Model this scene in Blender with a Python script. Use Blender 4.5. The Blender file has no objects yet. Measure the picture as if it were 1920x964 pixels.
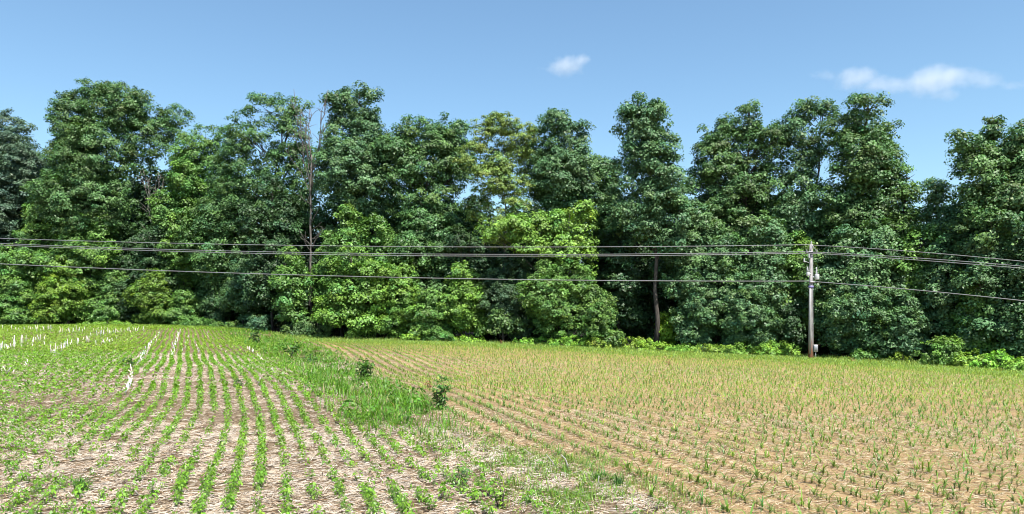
import bpy, math, random
import numpy as np
rng = np.random.default_rng(11); random.seed(11)
R = math.radians
scene = bpy.context.scene
COL = scene.collection
# ------------------------------------------------------------------ camera geometry (metres, y = into the picture)
F, CX, HY, H = 1397.0, 960.0, 590.0, 2.9

# ------------------------------------------------------------------ terrain
ctrl = []
def cp(px, Y, py=None, z=None):
    x = (px-CX)*Y/F
    if z is None: z = H-(py-HY)*Y/F
    ctrl.append((x, Y, z))
for px in (-300, 200, 700, 1200, 1700, 2200): cp(px, 10.8, py=963)
for x in (-12, 0, 12): ctrl.append((x, 3, 0.02))
for px in (-350, -50, 330): cp(px, 20, py=768); cp(px, 31.7, py=690); cp(px, 50, py=650); cp(px, 88, py=614.5)
for px in (-400, 0, 330): cp(px, 96, py=612)
cp(470, 31.7, py=690); cp(475, 50, py=651); cp(470, 76, py=624); cp(430, 84, py=619)
for px, Y, py in ((545,76,636),(700,75,640),(960,74,647),(1200,71,659),(1520,68,673),(1700,63,684),(1920,56,700),(2150,52,712)): cp(px, Y, py=py)
for px, Y, py in ((1000,35,712),(1520,35,722),(2000,32,738),(700,35,706),(1000,55,668),(1520,52,690)): cp(px, Y, py=py)
for px, z in ((-500,1.5),(0,1.5),(480,1.0),(960,0.0),(1520,-1.0),(2100,-1.6),(2600,-1.6)): cp(px, 125, z=z)
for px, z in ((-500,1.8),(960,0.3),(2400,-1.5)): cp(px, 190, z=z)
ctrl = np.array(ctrl)
def _U(r2): return np.where(r2 > 1e-9, r2*np.log(np.maximum(r2, 1e-9)), 0)
_c = ctrl[:, :2]/30.0
_n = len(_c)
_A = np.zeros((_n+3, _n+3))
_A[:_n,:_n] = _U(((_c[:,None]-_c[None])**2).sum(-1)) + np.eye(_n)*0.02
_A[:_n,_n] = 1; _A[:_n,_n+1:] = _c; _A[_n,:_n] = 1; _A[_n+1:,:_n] = _c.T
_w = np.linalg.solve(_A, np.concatenate([ctrl[:,2], [0,0,0]]))
def gz(x, y):
    x = np.atleast_1d(np.asarray(x, float)); y = np.atleast_1d(np.asarray(y, float))
    xc = np.clip(x, -140, 140)/30; yc = np.clip(y, 2, 190)/30
    out = np.empty(len(x))
    for s in range(0, len(x), 20000):
        e = slice(s, s+20000)
        d2 = (xc[e,None]-_c[None,:,0])**2+(yc[e,None]-_c[None,:,1])**2
        out[e] = _U(d2)@_w[:_n]+_w[_n]+_w[_n+1]*xc[e]+_w[_n+2]*yc[e]
    return out
def proj(x, y, z): return CX+F*x/y, HY-F*(z-H)/y
_YS = np.exp(np.linspace(math.log(6), math.log(140), 900))
def place(px, py):
    """ground point seen at a photograph pixel"""
    xs = (px-CX)*_YS/F
    p = proj(xs, _YS, gz(xs, _YS))[1]
    k = int(np.argmax(p <= py)) if (p <= py).any() else len(p)-1
    return np.array([xs[k], _YS[k], gz(xs[k], _YS[k])[0]])
def edgeY(px): return np.interp(px, [-400,0,300,440,520,960,1200,1520,1700,1920,2300], [94,91,91,88,80,77,74,71,66,59,53])
def lattice(x, y, seed):
    xi = np.floor(x).astype(np.int64); yi = np.floor(y).astype(np.int64); fx = x-xi; fy = y-yi
    def h(a, b):
        n = (a*374761393+b*668265263+seed*974634541) & 0xffffffff
        n = ((n ^ (n >> 13))*1274126177) & 0xffffffff
        return ((n ^ (n >> 16)) & 0xffff)/65535.0
    fx = fx*fx*(3-2*fx); fy = fy*fy*(3-2*fy)
    return (h(xi,yi)*(1-fx)+h(xi+1,yi)*fx)*(1-fy)+(h(xi,yi+1)*(1-fx)+h(xi+1,yi+1)*fx)*fy
def noise(x, y, s, seed=1): return .6*lattice(x/s, y/s, seed)+.4*lattice(x*2.1/s, y*2.1/s, seed+7)
# weedy strip between the two fields: photo row -> left edge, right edge
SP = [600,618,630,640,660,680,700,730,760,790,810,830,860,890,920,964,1010,1080]
SL = [375,390,418,448,486,520,552,586,606,632,685,765,840,900,960,1015,1060,1130]
SR = [470,492,525,555,615,672,702,742,800,856,882,925,1010,1110,1195,1275,1360,1480]
def strip(px, py): return np.interp(py, SP, SL), np.interp(py, SP, SR)

# ------------------------------------------------------------------ helpers
def tag(o, label=None, cat=None, group=None, kind=None):
    if label: o['label'] = label
    if cat: o['category'] = cat
    if group: o['group'] = group
    if kind: o['kind'] = kind
    return o
def mesh(name, V, faces, mat, col=None, smooth=False):
    """faces: (m,k) int array, or list of such arrays"""
    me = bpy.data.meshes.new(name)
    V = np.asarray(V, np.float32)
    if not isinstance(faces, (list, tuple)): faces = [faces]
    faces = [np.asarray(f, np.int32) for f in faces if len(f)]
    loops = np.concatenate([f.ravel() for f in faces])
    tot = np.concatenate([np.full(len(f), f.shape[1], np.int32) for f in faces])
    start = np.concatenate([[0], np.cumsum(tot)[:-1]]).astype(np.int32)
    me.vertices.add(len(V)); me.vertices.foreach_set('co', V.ravel())
    me.loops.add(len(loops)); me.loops.foreach_set('vertex_index', loops)
    me.polygons.add(len(tot)); me.polygons.foreach_set('loop_start', start); me.polygons.foreach_set('loop_total', tot)
    if smooth: me.polygons.foreach_set('use_smooth', np.ones(len(tot), bool))
    if col is not None:
        a = me.attributes.new('tint', 'FLOAT_COLOR', 'POINT')
        c = np.ones((len(V), 4), np.float32); c[:,:3] = col
        a.data.foreach_set('color', c.ravel())
    me.update(calc_edges=True)
    if mat: me.materials.append(mat)
    return me
def link(name, me, parent=None, loc=None):
    o = bpy.data.objects.new(name, me); COL.objects.link(o)
    if parent: o.parent = parent
    if loc is not None: o.location = loc
    return o
def empty(name, loc):
    o = bpy.data.objects.new(name, None); COL.objects.link(o); o.location = loc; o.empty_display_size = .2
    return o
def unit(v): return v/np.maximum(np.linalg.norm(v, axis=-1, keepdims=True), 1e-9)
class Geo:
    def __init__(s): s.V = []; s.F4 = []; s.F3 = []; s.C = []; s.n = 0
    def add(s, V, F4=None, F3=None, C=None):
        V = np.asarray(V, float).reshape(-1, 3)
        if F4 is not None and len(F4): s.F4.append(np.asarray(F4).reshape(-1,4)+s.n)
        if F3 is not None and len(F3): s.F3.append(np.asarray(F3).reshape(-1,3)+s.n)
        s.V.append(V); s.C.append(np.broadcast_to(np.asarray(C if C is not None else (1,1,1), float), V.shape)); s.n += len(V)
    def mesh(s, name, mat, smooth=False):
        f = []
        if s.F4: f.append(np.concatenate(s.F4))
        if s.F3: f.append(np.concatenate(s.F3))
        return mesh(name, np.concatenate(s.V), f, mat, np.concatenate(s.C), smooth)
    def tube(s, pts, rad, sides=7, C=None, cap=True):
        pts = np.asarray(pts, float); rad = np.broadcast_to(np.asarray(rad, float), (len(pts),))
        t = unit(np.gradient(pts, axis=0))
        ref = np.array([0,1,0.]) if abs(t[0][1]) < .9 else np.array([1.,0,0])
        a = unit(np.cross(t, ref)); b = np.cross(t, a)
        an = np.arange(sides)*2*math.pi/sides
        V = pts[:,None]+rad[:,None,None]*(np.cos(an)[None,:,None]*a[:,None]+np.sin(an)[None,:,None]*b[:,None])
        k = len(pts); i = np.arange(k-1)[:,None]*sides; j = np.arange(sides)[None]; j2 = (j+1) % sides
        Fq = np.stack([i+j, i+j2, i+sides+j2, i+sides+j], -1).reshape(-1,4)
        V = V.reshape(-1,3); F3 = None
        if cap:
            V = np.concatenate([V, pts[:1]-t[:1]*rad[0]*.05, pts[-1:]+t[-1:]*rad[-1]*.05]); n0 = k*sides; jj = np.arange(sides)
            F3 = np.concatenate([np.stack([np.full(sides,n0), (jj+1)%sides, jj], -1), np.stack([np.full(sides,n0+1), (k-1)*sides+jj, (k-1)*sides+(jj+1)%sides], -1)])
        s.add(V, Fq, F3, C)
    def box(s, c, d, bev=.0, C=None):
        c = np.asarray(c, float); d = np.asarray(d, float)/2
        b = min(bev, d.min()*.9)
        V = []
        for z, k in ((-d[2],b),(-d[2]+b,0),(d[2]-b,0),(d[2],b)):
            x, y = d[0]-k, d[1]-k; e = b
            V += [(-x+e,-y,z),(x-e,-y,z),(x,-y+e,z),(x,y-e,z),(x-e,y,z),(-x+e,y,z),(-x,y-e,z),(-x,-y+e,z)]
        V = np.array(V)+c; Fq = []; F3 = []
        for l in range(3):
            for j in range(8): Fq.append((l*8+j, l*8+(j+1)%8, l*8+8+(j+1)%8, l*8+8+j))
        V = np.concatenate([V, [c-(0,0,d[2]), c+(0,0,d[2])]])
        for j in range(8): F3 += [(32,(j+1)%8,j), (33,24+j,24+(j+1)%8)]
        s.add(V, Fq, F3, C)
def leaf_quads(P, N, size, width=.62, fold=.16, droop=.0, T=None):
    """diamond leaves folded along the midrib -> V, F4"""
    n = len(P); N = unit(N)
    if T is None: T = rng.normal(size=(n,3))
    T = unit(T-(T*N).sum(1, keepdims=True)*N); B = np.cross(N, T)
    s = np.broadcast_to(np.asarray(size, float), (n,))[:,None]
    V = np.stack([P-T*s*.5, P-T*s*.05+B*s*width*.5+N*s*fold, P+T*s*.5-N*s*droop, P-T*s*.05-B*s*width*.5+N*s*fold], 1)
    return V.reshape(-1,3), (np.arange(n)[:,None]*4+np.arange(4)[None])
def blades(P, D, h, w, lean, seg=3, curl=1.0):
    """grass or maize blades: base P, horizontal direction D, height h, width w, lean = reach/height; tapering and arching"""
    n = len(P); up = np.array([0,0,1.]); D = unit(D); Wd = np.cross(D, up)
    t = np.linspace(0, 1, seg+1); V = []
    for k in t:
        c = P+D*(lean*h*k**(1+.6*curl))[:,None]+up*((h*(k-(curl*.42*lean)*k**2.4))[:,None])
        ww = (w*(1-k**2.2)*.5*(.75+.5*min(1,k*3)))[:,None]+w[:,None]*.02
        V += [c-Wd*ww, c+Wd*ww]
    V = np.stack(V, 1); m = 2*(seg+1)
    f = np.array([[2*k, 2*k+1, 2*k+3, 2*k+2] for k in range(seg)])
    return V.reshape(-1,3), (np.arange(n)[:,None,None]*m+f[None]).reshape(-1,4), m
def vary(c, n, amt=.18, hue=.1):
    """per-piece colour variation of one base colour"""
    c = np.asarray(c, float); v = np.exp(rng.normal(0, amt, (n,1)))
    h = rng.normal(0, hue, (n,1))
    return np.clip(c[None]*v*np.concatenate([1+h, 1+h*.15, 1-h*.6], 1), .004, .95)

# ------------------------------------------------------------------ materials
def nodes(name):
    m = bpy.data.materials.new(name); m.use_nodes = True; nt = m.node_tree; nt.nodes.clear()
    return m, nt, nt.nodes.new('ShaderNodeOutputMaterial')
def N_(nt, t, **kw):
    n = nt.nodes.new(t)
    for k, v in kw.items():
        if k.startswith('i_'):
            key = k[2:].replace('_', ' ')
            n.inputs[key].default_value = v
        else: setattr(n, k, v)
    return n
def leaf_material(name, trans=.32, rough=.42, spec=.5, ttint=(1.35,1.5,.5)):
    m, nt, out = nodes(name); L = nt.links.new
    a = N_(nt, 'ShaderNodeAttribute', attribute_name='tint')
    p = N_(nt, 'ShaderNodeBsdfPrincipled', i_Roughness=rough); p.inputs['Specular IOR Level'].default_value = spec
    L(a.outputs['Color'], p.inputs['Base Color'])
    tr = N_(nt, 'ShaderNodeBsdfTranslucent'); mx = N_(nt, 'ShaderNodeMix', data_type='RGBA', blend_type='MULTIPLY')
    mx.inputs['Factor'].default_value = 1; mx.inputs[7].default_value = (*ttint, 1); L(a.outputs['Color'], mx.inputs[6]); L(mx.outputs[2], tr.inputs['Color'])
    ms = N_(nt, 'ShaderNodeMixShader'); ms.inputs[0].default_value = trans
    L(p.outputs[0], ms.inputs[1]); L(tr.outputs[0], ms.inputs[2]); L(ms.outputs[0], out.inputs[0])
    return m
M_leaf = leaf_material('tree_leaves', .15, .5, .4)
M_crop = leaf_material('crop_leaves', .35, .4, .4)
M_grass = leaf_material('grass_blades', .35, .45, .35)
def tint_material(name, rough=.8, spec=.2):
    m, nt, out = nodes(name); L = nt.links.new
    a = N_(nt, 'ShaderNodeAttribute', attribute_name='tint'); p = N_(nt, 'ShaderNodeBsdfPrincipled', i_Roughness=rough); p.inputs['Specular IOR Level'].default_value = spec
    nz = N_(nt, 'ShaderNodeTexNoise', i_Scale=14., i_Detail=3.); tc = N_(nt, 'ShaderNodeTexCoord'); L(tc.outputs['Object'], nz.inputs['Vector'])
    mr = N_(nt, 'ShaderNodeMapRange'); mr.inputs[3].default_value = .7; mr.inputs[4].default_value = 1.3; L(nz.outputs[0], mr.inputs[0])
    mx = N_(nt, 'ShaderNodeMix', data_type='RGBA', blend_type='MULTIPLY'); mx.inputs['Factor'].default_value = 1
    L(a.outputs['Color'], mx.inputs[6]); L(mr.outputs[0], mx.inputs[7]); L(mx.outputs[2], p.inputs['Base Color']); L(p.outputs[0], out.inputs[0])
    return m
M_straw = tint_material('straw', .75, .25)
def bark_material(name, c0, c1):
    m, nt, out = nodes(name); L = nt.links.new
    tc = N_(nt, 'ShaderNodeTexCoord'); mp = N_(nt, 'ShaderNodeMapping'); mp.inputs['Scale'].default_value = (5,5,.9); L(tc.outputs['Object'], mp.inputs[0])
    nz = N_(nt, 'ShaderNodeTexNoise', i_Scale=2.2, i_Detail=6.); L(mp.outputs[0], nz.inputs['Vector'])
    rp = N_(nt, 'ShaderNodeValToRGB'); rp.color_ramp.elements[0].color = (*c0,1); rp.color_ramp.elements[1].color = (*c1,1); rp.color_ramp.elements[0].position = .35; rp.color_ramp.elements[1].position = .68
    L(nz.outputs[0], rp.inputs[0]); p = N_(nt, 'ShaderNodeBsdfPrincipled', i_Roughness=.9); L(rp.outputs[0], p.inputs['Base Color'])
    bm = N_(nt, 'ShaderNodeBump', i_Strength=.6, i_Distance=.03); L(nz.outputs[0], bm.inputs['Height']); L(bm.outputs[0], p.inputs['Normal']); L(p.outputs[0], out.inputs[0])
    return m
M_bark = bark_material('bark_grey_brown', (.03,.024,.02), (.10,.085,.075))
M_pale = bark_material('bark_pale', (.08,.07,.06), (.28,.255,.23))
M_dead = bark_material('bark_dead', (.05,.044,.04), (.19,.168,.15))
def metal_material(name, c, rough=.45, metallic=0., var=.25):
    m, nt, out = nodes(name); L = nt.links.new
    tc = N_(nt, 'ShaderNodeTexCoord'); nz = N_(nt, 'ShaderNodeTexNoise', i_Scale=6., i_Detail=5.); L(tc.outputs['Object'], nz.inputs['Vector'])
    rp = N_(nt, 'ShaderNodeValToRGB'); rp.color_ramp.elements[0].color = (*[v*(1-var) for v in c],1); rp.color_ramp.elements[1].color = (*[min(1,v*(1+var*.4)) for v in c],1)
    L(nz.outputs[0], rp.inputs[0]); p = N_(nt, 'ShaderNodeBsdfPrincipled', i_Roughness=rough, i_Metallic=metallic); L(rp.outputs[0], p.inputs['Base Color']); L(p.outputs[0], out.inputs[0])
    return m
M_wire = metal_material('weathered_aluminium', (.2,.2,.21), .5)
M_lowcable = metal_material('grey_cable_sheath', (.19,.19,.2), .5)
M_white = metal_material('white_enamel', (.5,.51,.53), .35)
M_grey = metal_material('galvanised_steel', (.3,.3,.32), .45, .4)
M_brown = metal_material('brown_porcelain', (.42,.41,.43), .25)
M_violet = metal_material('dull_violet_band', (.2,.18,.4), .5)
M_conduit = metal_material('grey_conduit', (.28,.28,.285), .5)

def ground_material():
    m, nt, out = nodes('field_soil'); L = nt.links.new
    tc = N_(nt, 'ShaderNodeTexCoord'); at = N_(nt, 'ShaderNodeAttribute', attribute_name='tint'); sep = N_(nt, 'ShaderNodeSeparateColor'); L(at.outputs['Color'], sep.inputs[0])
    # along-row frame
    mp = N_(nt, 'ShaderNodeMapping'); mp.inputs['Rotation'].default_value = (0,0,-math.atan(.34)); L(tc.outputs['Object'], mp.inputs[0])
    def nz(scale, det=4., sc=None, rough=.6, dist=0.):
        n = N_(nt, 'ShaderNodeTexNoise', i_Scale=scale, i_Detail=det, i_Roughness=rough, i_Distortion=dist)
        if sc is None: L(tc.outputs['Object'], n.inputs['Vector'])
        else:
            q = N_(nt, 'ShaderNodeMapping'); q.inputs['Scale'].default_value = sc; L(mp.outputs[0], q.inputs[0]); L(q.outputs[0], n.inputs['Vector'])
        return n.outputs[0]
    def ramp(src, stops):
        r = N_(nt, 'ShaderNodeValToRGB'); e = r.color_ramp.elements
        while len(e) < len(stops): e.new(.5)
        for k, (p, c) in enumerate(stops): e[k].position = p; e[k].color = (*c, 1)
        L(src, r.inputs[0]); return r.outputs[0]
    def mix(f, a, b, bt='MIX'):
        x = N_(nt, 'ShaderNodeMix', data_type='RGBA', blend_type=bt)
        if isinstance(f, (int,float)): x.inputs['Factor'].default_value = f
        else: L(f, x.inputs['Factor'])
        L(a, x.inputs[6])
        if isinstance(b, tuple): x.inputs[7].default_value = (*b, 1)
        else: L(b, x.inputs[7])
        return x.outputs[2]
    fine = nz(38., 3.); mid = nz(9., 6., None, .72); wide = nz(.55, 4.)
    bands = nz(1., 3., (1.3,.09,1.), .5, .4)              # residue combed into bands along the rows
    shred = nz(1., 2., (14.,55.,14.), .55)                # shredded stalks lying across
    soil = ramp(mid, [(.32,(.19,.11,.052)), (.48,(.41,.27,.135)), (.68,(.52,.365,.2))])
    straw = ramp(shred, [(.38,(.05,.028,.018)), (.5,(.18,.122,.07)), (.6,(.31,.24,.155)), (.72,(.46,.395,.31))])
    k = N_(nt, 'ShaderNodeMath', operation='ADD'); L(bands, k.inputs[0]); L(wide, k.inputs[1])
    k2 = N_(nt, 'ShaderNodeMath', operation='MULTIPLY_ADD'); L(fine, k2.inputs[0]); k2.inputs[1].default_value = .9; L(k.outputs[0], k2.inputs[2])
    k3 = N_(nt, 'ShaderNodeMath', operation='ADD'); L(k2.outputs[0], k3.inputs[0]); L(sep.outputs[0], k3.inputs[1])
    f = N_(nt, 'ShaderNodeMapRange'); f.inputs[1].default_value = 1.75; f.inputs[2].default_value = 2.15; L(k3.outputs[0], f.inputs[0])
    c = mix(f.outputs[0], soil, straw)
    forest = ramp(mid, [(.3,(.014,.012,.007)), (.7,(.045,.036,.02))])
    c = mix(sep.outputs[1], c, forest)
    turf = ramp(fine, [(.3,(.14,.14,.05)), (.7,(.28,.27,.11))])
    c = mix(sep.outputs[2], c, turf)
    p = N_(nt, 'ShaderNodeBsdfPrincipled', i_Roughness=.95); p.inputs['Specular IOR Level'].default_value = .15; L(c, p.inputs['Base Color'])
    hs = N_(nt, 'ShaderNodeMath', operation='ADD'); L(mid, hs.inputs[0]); L(fine, hs.inputs[1])
    b = N_(nt, 'ShaderNodeBump', i_Strength=.9, i_Distance=.06); L(hs.outputs[0], b.inputs['Height']); L(b.outputs[0], p.inputs['Normal'])
    L(p.outputs[0], out.inputs[0]); return m

# ------------------------------------------------------------------ ground sheet
def build_ground():
    ys = np.concatenate([np.arange(-30,4,6.), np.arange(4,40,.4), np.arange(40,100,.8), np.arange(100,200,6), np.geomspace(200,4000,22)])
    xs = np.concatenate([-np.geomspace(4000,90,20), np.arange(-84,84.1,.7), np.geomspace(90,4000,20)])
    X, Y = np.meshgrid(xs, ys); x, y = X.ravel(), Y.ravel(); z = gz(x, y)
    yy = np.maximum(y, 5); px, py = proj(x, yy, z)
    sl, sr = strip(px, py)
    left = np.clip((sr-px)/60+.5, 0, 1); left[y < 6] = .5
    nearstrip = np.clip(1-np.abs(px-sr-60)/160, 0, 1)
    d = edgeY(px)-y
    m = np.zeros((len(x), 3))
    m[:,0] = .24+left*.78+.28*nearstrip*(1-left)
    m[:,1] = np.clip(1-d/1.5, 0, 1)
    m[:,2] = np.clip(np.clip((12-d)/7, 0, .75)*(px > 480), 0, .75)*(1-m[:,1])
    nx, ny = len(xs), len(ys); i = np.arange(ny-1)[:,None]*nx; j = np.arange(nx-1)[None]
    Fq = np.stack([i+j, i+j+1, i+nx+j+1, i+nx+j], -1).reshape(-1,4)
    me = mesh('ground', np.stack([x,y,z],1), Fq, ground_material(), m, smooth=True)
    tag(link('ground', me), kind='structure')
build_ground()

# ------------------------------------------------------------------ trees
DARK=(.079,.168,.05); BLUE=(.088,.178,.07); MID=(.105,.215,.045); BRIGHT=(.125,.245,.04); LIME=(.25,.41,.038); YEL=(.165,.25,.055); HAZY=(.08,.142,.085); SHADE=(.04,.09,.032)  # SHADE and HAZY paint the wood's shade and distance haze into leaf colour
def crown_geo(lobes, c, leaf=.24, dens=1.5, clump=.85, flat=.6, jag=.34, tint2=None):
    """lobes: (centre xyz, radii xyz).  Leaves grow on sprays spread over every lobe."""
    P, Nn, S, C = [], [], [], []
    for (cx, cy, cz, a, b, h) in lobes:
        area = 4*math.pi*((a*b)**1.6/3+(a*h)**1.6/3+(b*h)**1.6/3)**(1/1.6)
        n = max(5, int(area*dens*.45/clump**2))
        d = unit(rng.normal(size=(n,3))); rad = np.clip(rng.normal(.88, jag*.5, n), .3, 1.2)
        cen = np.array([cx,cy,cz])+d*rad[:,None]*np.array([a,b,h])
        cr = clump*rng.uniform(.55, 1.25, n)
        ccol = vary(c, n, .16, .10)
        if tint2 is not None:
            pick = rng.random(n) < .25; ccol[pick] = vary(tint2, pick.sum(), .15, .08)
        k = np.maximum(6, (72*dens**.3*(cr/.85)**2*(.27/leaf)**2*np.where((d[:,1] > .35)&(d[:,2] < .6), .5, 1)).astype(int))
        idx = np.repeat(np.arange(n), k); m = len(idx)
        e = unit(rng.normal(size=(m,3))+np.array([0,0,.35])); rr = rng.random(m)**.5
        p = cen[idx]+e*(rr*cr[idx])[:,None]*np.array([1,1,flat])
        p[:,2] -= .22*(np.hypot(e[:,0], e[:,1])*rr)**2*cr[idx]        # sprays droop at the rim
        P.append(p); Nn.append(e*.5+d[idx]*.5+np.array([0,-.12,.6])+rng.normal(0,.38,(m,3)))
        S.append(leaf*rng.uniform(.5,1.45,m)); C.append(ccol[idx]*np.exp(rng.normal(0,.16,(m,1))))
    P = np.concatenate(P); Nn = np.concatenate(Nn); S = np.concatenate(S); C = np.concatenate(C)
    V, Fq = leaf_quads(P, Nn, S, .7, .12, .12)
    return V, Fq, np.repeat(C, 4, 0)
def limb(g, a, b, r0, r1, n=6, wob=.12, sides=6, sag=0.):
    a = np.asarray(a, float); b = np.asarray(b, float); t = np.linspace(0,1,n)[:,None]; L = np.linalg.norm(b-a)
    p = a+(b-a)*t+rng.normal(0, wob*L/n, (n,3))*np.sin(t*math.pi)
    p[:,2] += sag*L*(t[:,0]*(1-t[:,0]))
    g.tube(p, np.linspace(r0, r1, n), sides); return p
def tree(name, cat, label, px, Y, lobes_px, col, group=None, trunk_r=.22, bark=None, fat=1.0, depth=1.0, fill=0, **kw):
    """lobes_px: photograph pixels at this tree's own distance; depth is made as real as width"""
    s = Y/F; bx = (px-CX)*s; bz = gz(bx, Y)[0]; root = empty(name, (bx, Y, bz-.05)); tag(root, label, cat, group)
    L = []
    for k, (lx, ly, rx, ry) in enumerate(lobes_px):
        a, h = rx*s*fat, ry*s*fat
        L.append(((lx-px)*s, rng.uniform(-.9,.7)*a*depth, H-(ly-HY)*s-bz, a, (a*.6+h*.4)*depth, h))
    pr = [(i,j) for i in range(len(L)) for j in range(i) if math.dist(L[i][:3:2], L[j][:3:2]) < .95*(L[i][3]+L[j][3]+L[i][5]+L[j][5])/1.6]
    random.shuffle(pr)
    for i, j in pr[:fill]:
        t = rng.uniform(.35,.65); m = [L[i][q]*t+L[j][q]*(1-t) for q in range(6)]; L.append((m[0], m[1]-.3*m[3], m[2], m[3]*.72, m[4]*.8, m[5]*.72))
    V, Fq, C = crown_geo(L, col, **kw)
    low = V[:,2] > .05
    V[:,2] = np.where(low, V[:,2], .05+np.abs(V[:,2])*.3)
    link('crown', mesh('crown', V, Fq, M_leaf, C), root)
    g = Geo(); top = max(L, key=lambda q: q[2]); tz = max(1.0, top[2]); 
    tt = np.linspace(0,1,9); tr = np.stack([top[0]*tt**2.6*.9+rng.normal(0,.006*tz,9)*(tt > .1)*(tt < .95), top[1]*tt**1.6*.9, tt*tz], 1)
    g.tube(tr, trunk_r*(1-tt*.82)*(1+.35*np.exp(-tt*22)), 8)
    for q in L:
        z0 = np.clip(q[2]-.9*math.hypot(q[0], q[1])-.7*q[5], .2*tz, .93*tz); f = z0/tz
        st = np.array([np.interp(z0, tr[:,2], tr[:,0]), np.interp(z0, tr[:,2], tr[:,1]), z0])
        p = limb(g, st, q[:3], trunk_r*(1-f*.8)*.55, .03, sag=.1)
        for _ in range(3):
            d = unit(rng.normal(size=3)+np.array([0,0,.5])); limb(g, p[rng.integers(2,5)], np.array(q[:3])+d*np.array(q[3:])*.85, trunk_r*.18, .012, 4, sides=4)
    link('trunk', g.mesh('trunk', bark or M_bark, True), root)
    return root

T = 'tree'; WG = 'tall trees along the field edge'
def eY(px, off): return float(edgeY(px)+off)
sky = [
 ('hazy dark tree cut off by the left edge of the photo', 20, 17, HAZY, [(-60,262,60,50),(10,248,42,36),(30,325,55,60),(72,312,34,40),(-20,400,70,80),(60,420,60,80)], {}),
 ('tallest broad tree at the left with a leaning side lobe on its right shoulder', 195, 9, DARK, [(125,235,28,60),(128,320,34,60),(190,188,62,40),(135,212,34,36),(140,290,42,55),(235,205,52,45),(205,300,62,60),(190,385,78,60),(275,265,40,40),(135,385,50,60),(200,480,80,70),(318,212,27,24),(300,242,32,22)], dict(tint2=(.085,.15,.045))),
 ('thin topped tree with sky showing through, right of the tallest left tree', 375, 12, MID, [(388,258,32,20),(345,272,24,26),(418,276,20,20),(372,300,46,26),(335,325,40,50),(385,335,55,45)], dict(dens=.7)),
 ('tree left of the bare dead trunk with ragged open top', 490, 10, DARK, [(495,202,38,26),(445,240,28,34),(532,220,28,34),(480,275,50,44),(438,305,36,44),(520,310,36,50),(560,200,20,26),(556,255,22,30),(470,390,70,60),(572,320,28,50),(585,395,34,50)], dict(dens=.85)),
 ('tall dark tree right of the bare dead trunk', 655, 9, BLUE, [(652,186,32,24),(622,196,16,16),(688,200,28,30),(640,245,34,30),(692,265,30,44),(650,325,48,46),(608,310,26,40),(715,290,26,40),(700,350,42,58),(655,420,60,60)], {}),
 ('wide dark tree with two bumps on top, left of the yellowish open tree', 800, 9, DARK, [(765,246,22,24),(800,234,24,18),(845,238,30,22),(738,300,28,44),(800,300,56,48),(862,305,32,48),(790,380,70,60),(820,460,60,60),(722,262,10,14)], {}),
 ('open yellowish green tree with pale trunk near the middle', 945, 5, YEL, [(945,232,42,22),(908,246,20,20),(985,258,20,30),(945,290,40,30),(918,340,38,28),(960,345,36,24),(890,300,28,34),(892,385,26,24),(968,398,32,22),(940,440,36,22)], dict(dens=1.15, leaf=.19, flat=.5, fill=6, clump=.65)),
 ('dark tree behind and right of the yellowish open tree', 1045, 9, BLUE, [(1045,228,30,20),(1020,258,30,30),(1072,270,30,36),(1010,320,34,44),(1045,330,46,48),(1088,335,28,48),(1050,390,50,50)], {}),
 ('lower dark tree in the dip above right of the lime green tree', 1135, 12, DARK, [(1130,318,32,22),(1120,370,38,56),(1152,430,40,70)], {}),
 ('narrow column shaped tree standing alone against the sky', 1230, 3.2, BLUE, [(1205,202,36,22),(1182,226,24,26),(1232,226,22,28),(1205,268,38,38),(1250,280,24,26),(1270,370,24,34),(1198,330,46,48),(1250,340,28,44),(1190,400,48,50),(1258,425,40,60)], {}),
 ('broad tree with a small tuft on top, left of the utility pole', 1395, 9, DARK, [(1402,212,22,16),(1350,245,30,24),(1395,262,46,36),(1442,268,32,32),(1472,250,16,18),(1330,298,28,38),(1380,340,58,48),(1445,340,34,48),(1306,336,22,24),(1400,430,70,60),(1330,410,45,50)], dict(tint2=(.08,.14,.04))),
 ('tree with sky holes in its crown, straight above the utility pole', 1515, 8, BLUE, [(1512,206,22,16),(1552,202,22,14),(1492,245,20,32),(1535,272,30,18),(1498,320,28,44),(1500,405,45,50)], {}),
 ('tall wide tree just right of the utility pole', 1610, 7, DARK, [(1615,203,32,18),(1588,238,36,32),(1652,235,30,26),(1600,295,50,44),(1660,295,26,38),(1590,370,60,50),(1655,375,42,48),(1590,460,60,60)], dict(tint2=(.08,.14,.04))),
 ('shorter tree in the notch right of the tall pole side tree', 1700, 8, MID, [(1705,326,18,20),(1700,390,36,48),(1690,470,50,60)], dict(dens=.85)),
 ('shorter dark tree left of the far right tree', 1760, 8, BLUE, [(1757,348,20,18),(1770,400,33,38),(1760,470,50,60)], {}),
 ('large tree at the right edge with a spike of leaves on top', 1870, 7, DARK, [(1860,222,11,14),(1862,242,17,12),(1800,266,26,22),(1850,272,46,26),(1905,266,36,30),(1950,290,50,50),(1820,330,46,46),(1890,340,60,60),(1850,430,80,70),(1960,420,70,80)], dict(tint2=(.09,.15,.045))),
]
for lab, px, off, c, lob, kw in sky:
    pale = 'yellowish' in lab and 'pale trunk' in lab
    tree('tall_tree', T, lab, px, eY(px, off), lob, c, WG, **({'fill': 9} | kw), trunk_r=.12 if pale else .26, bark=M_pale if pale else None)

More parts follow.
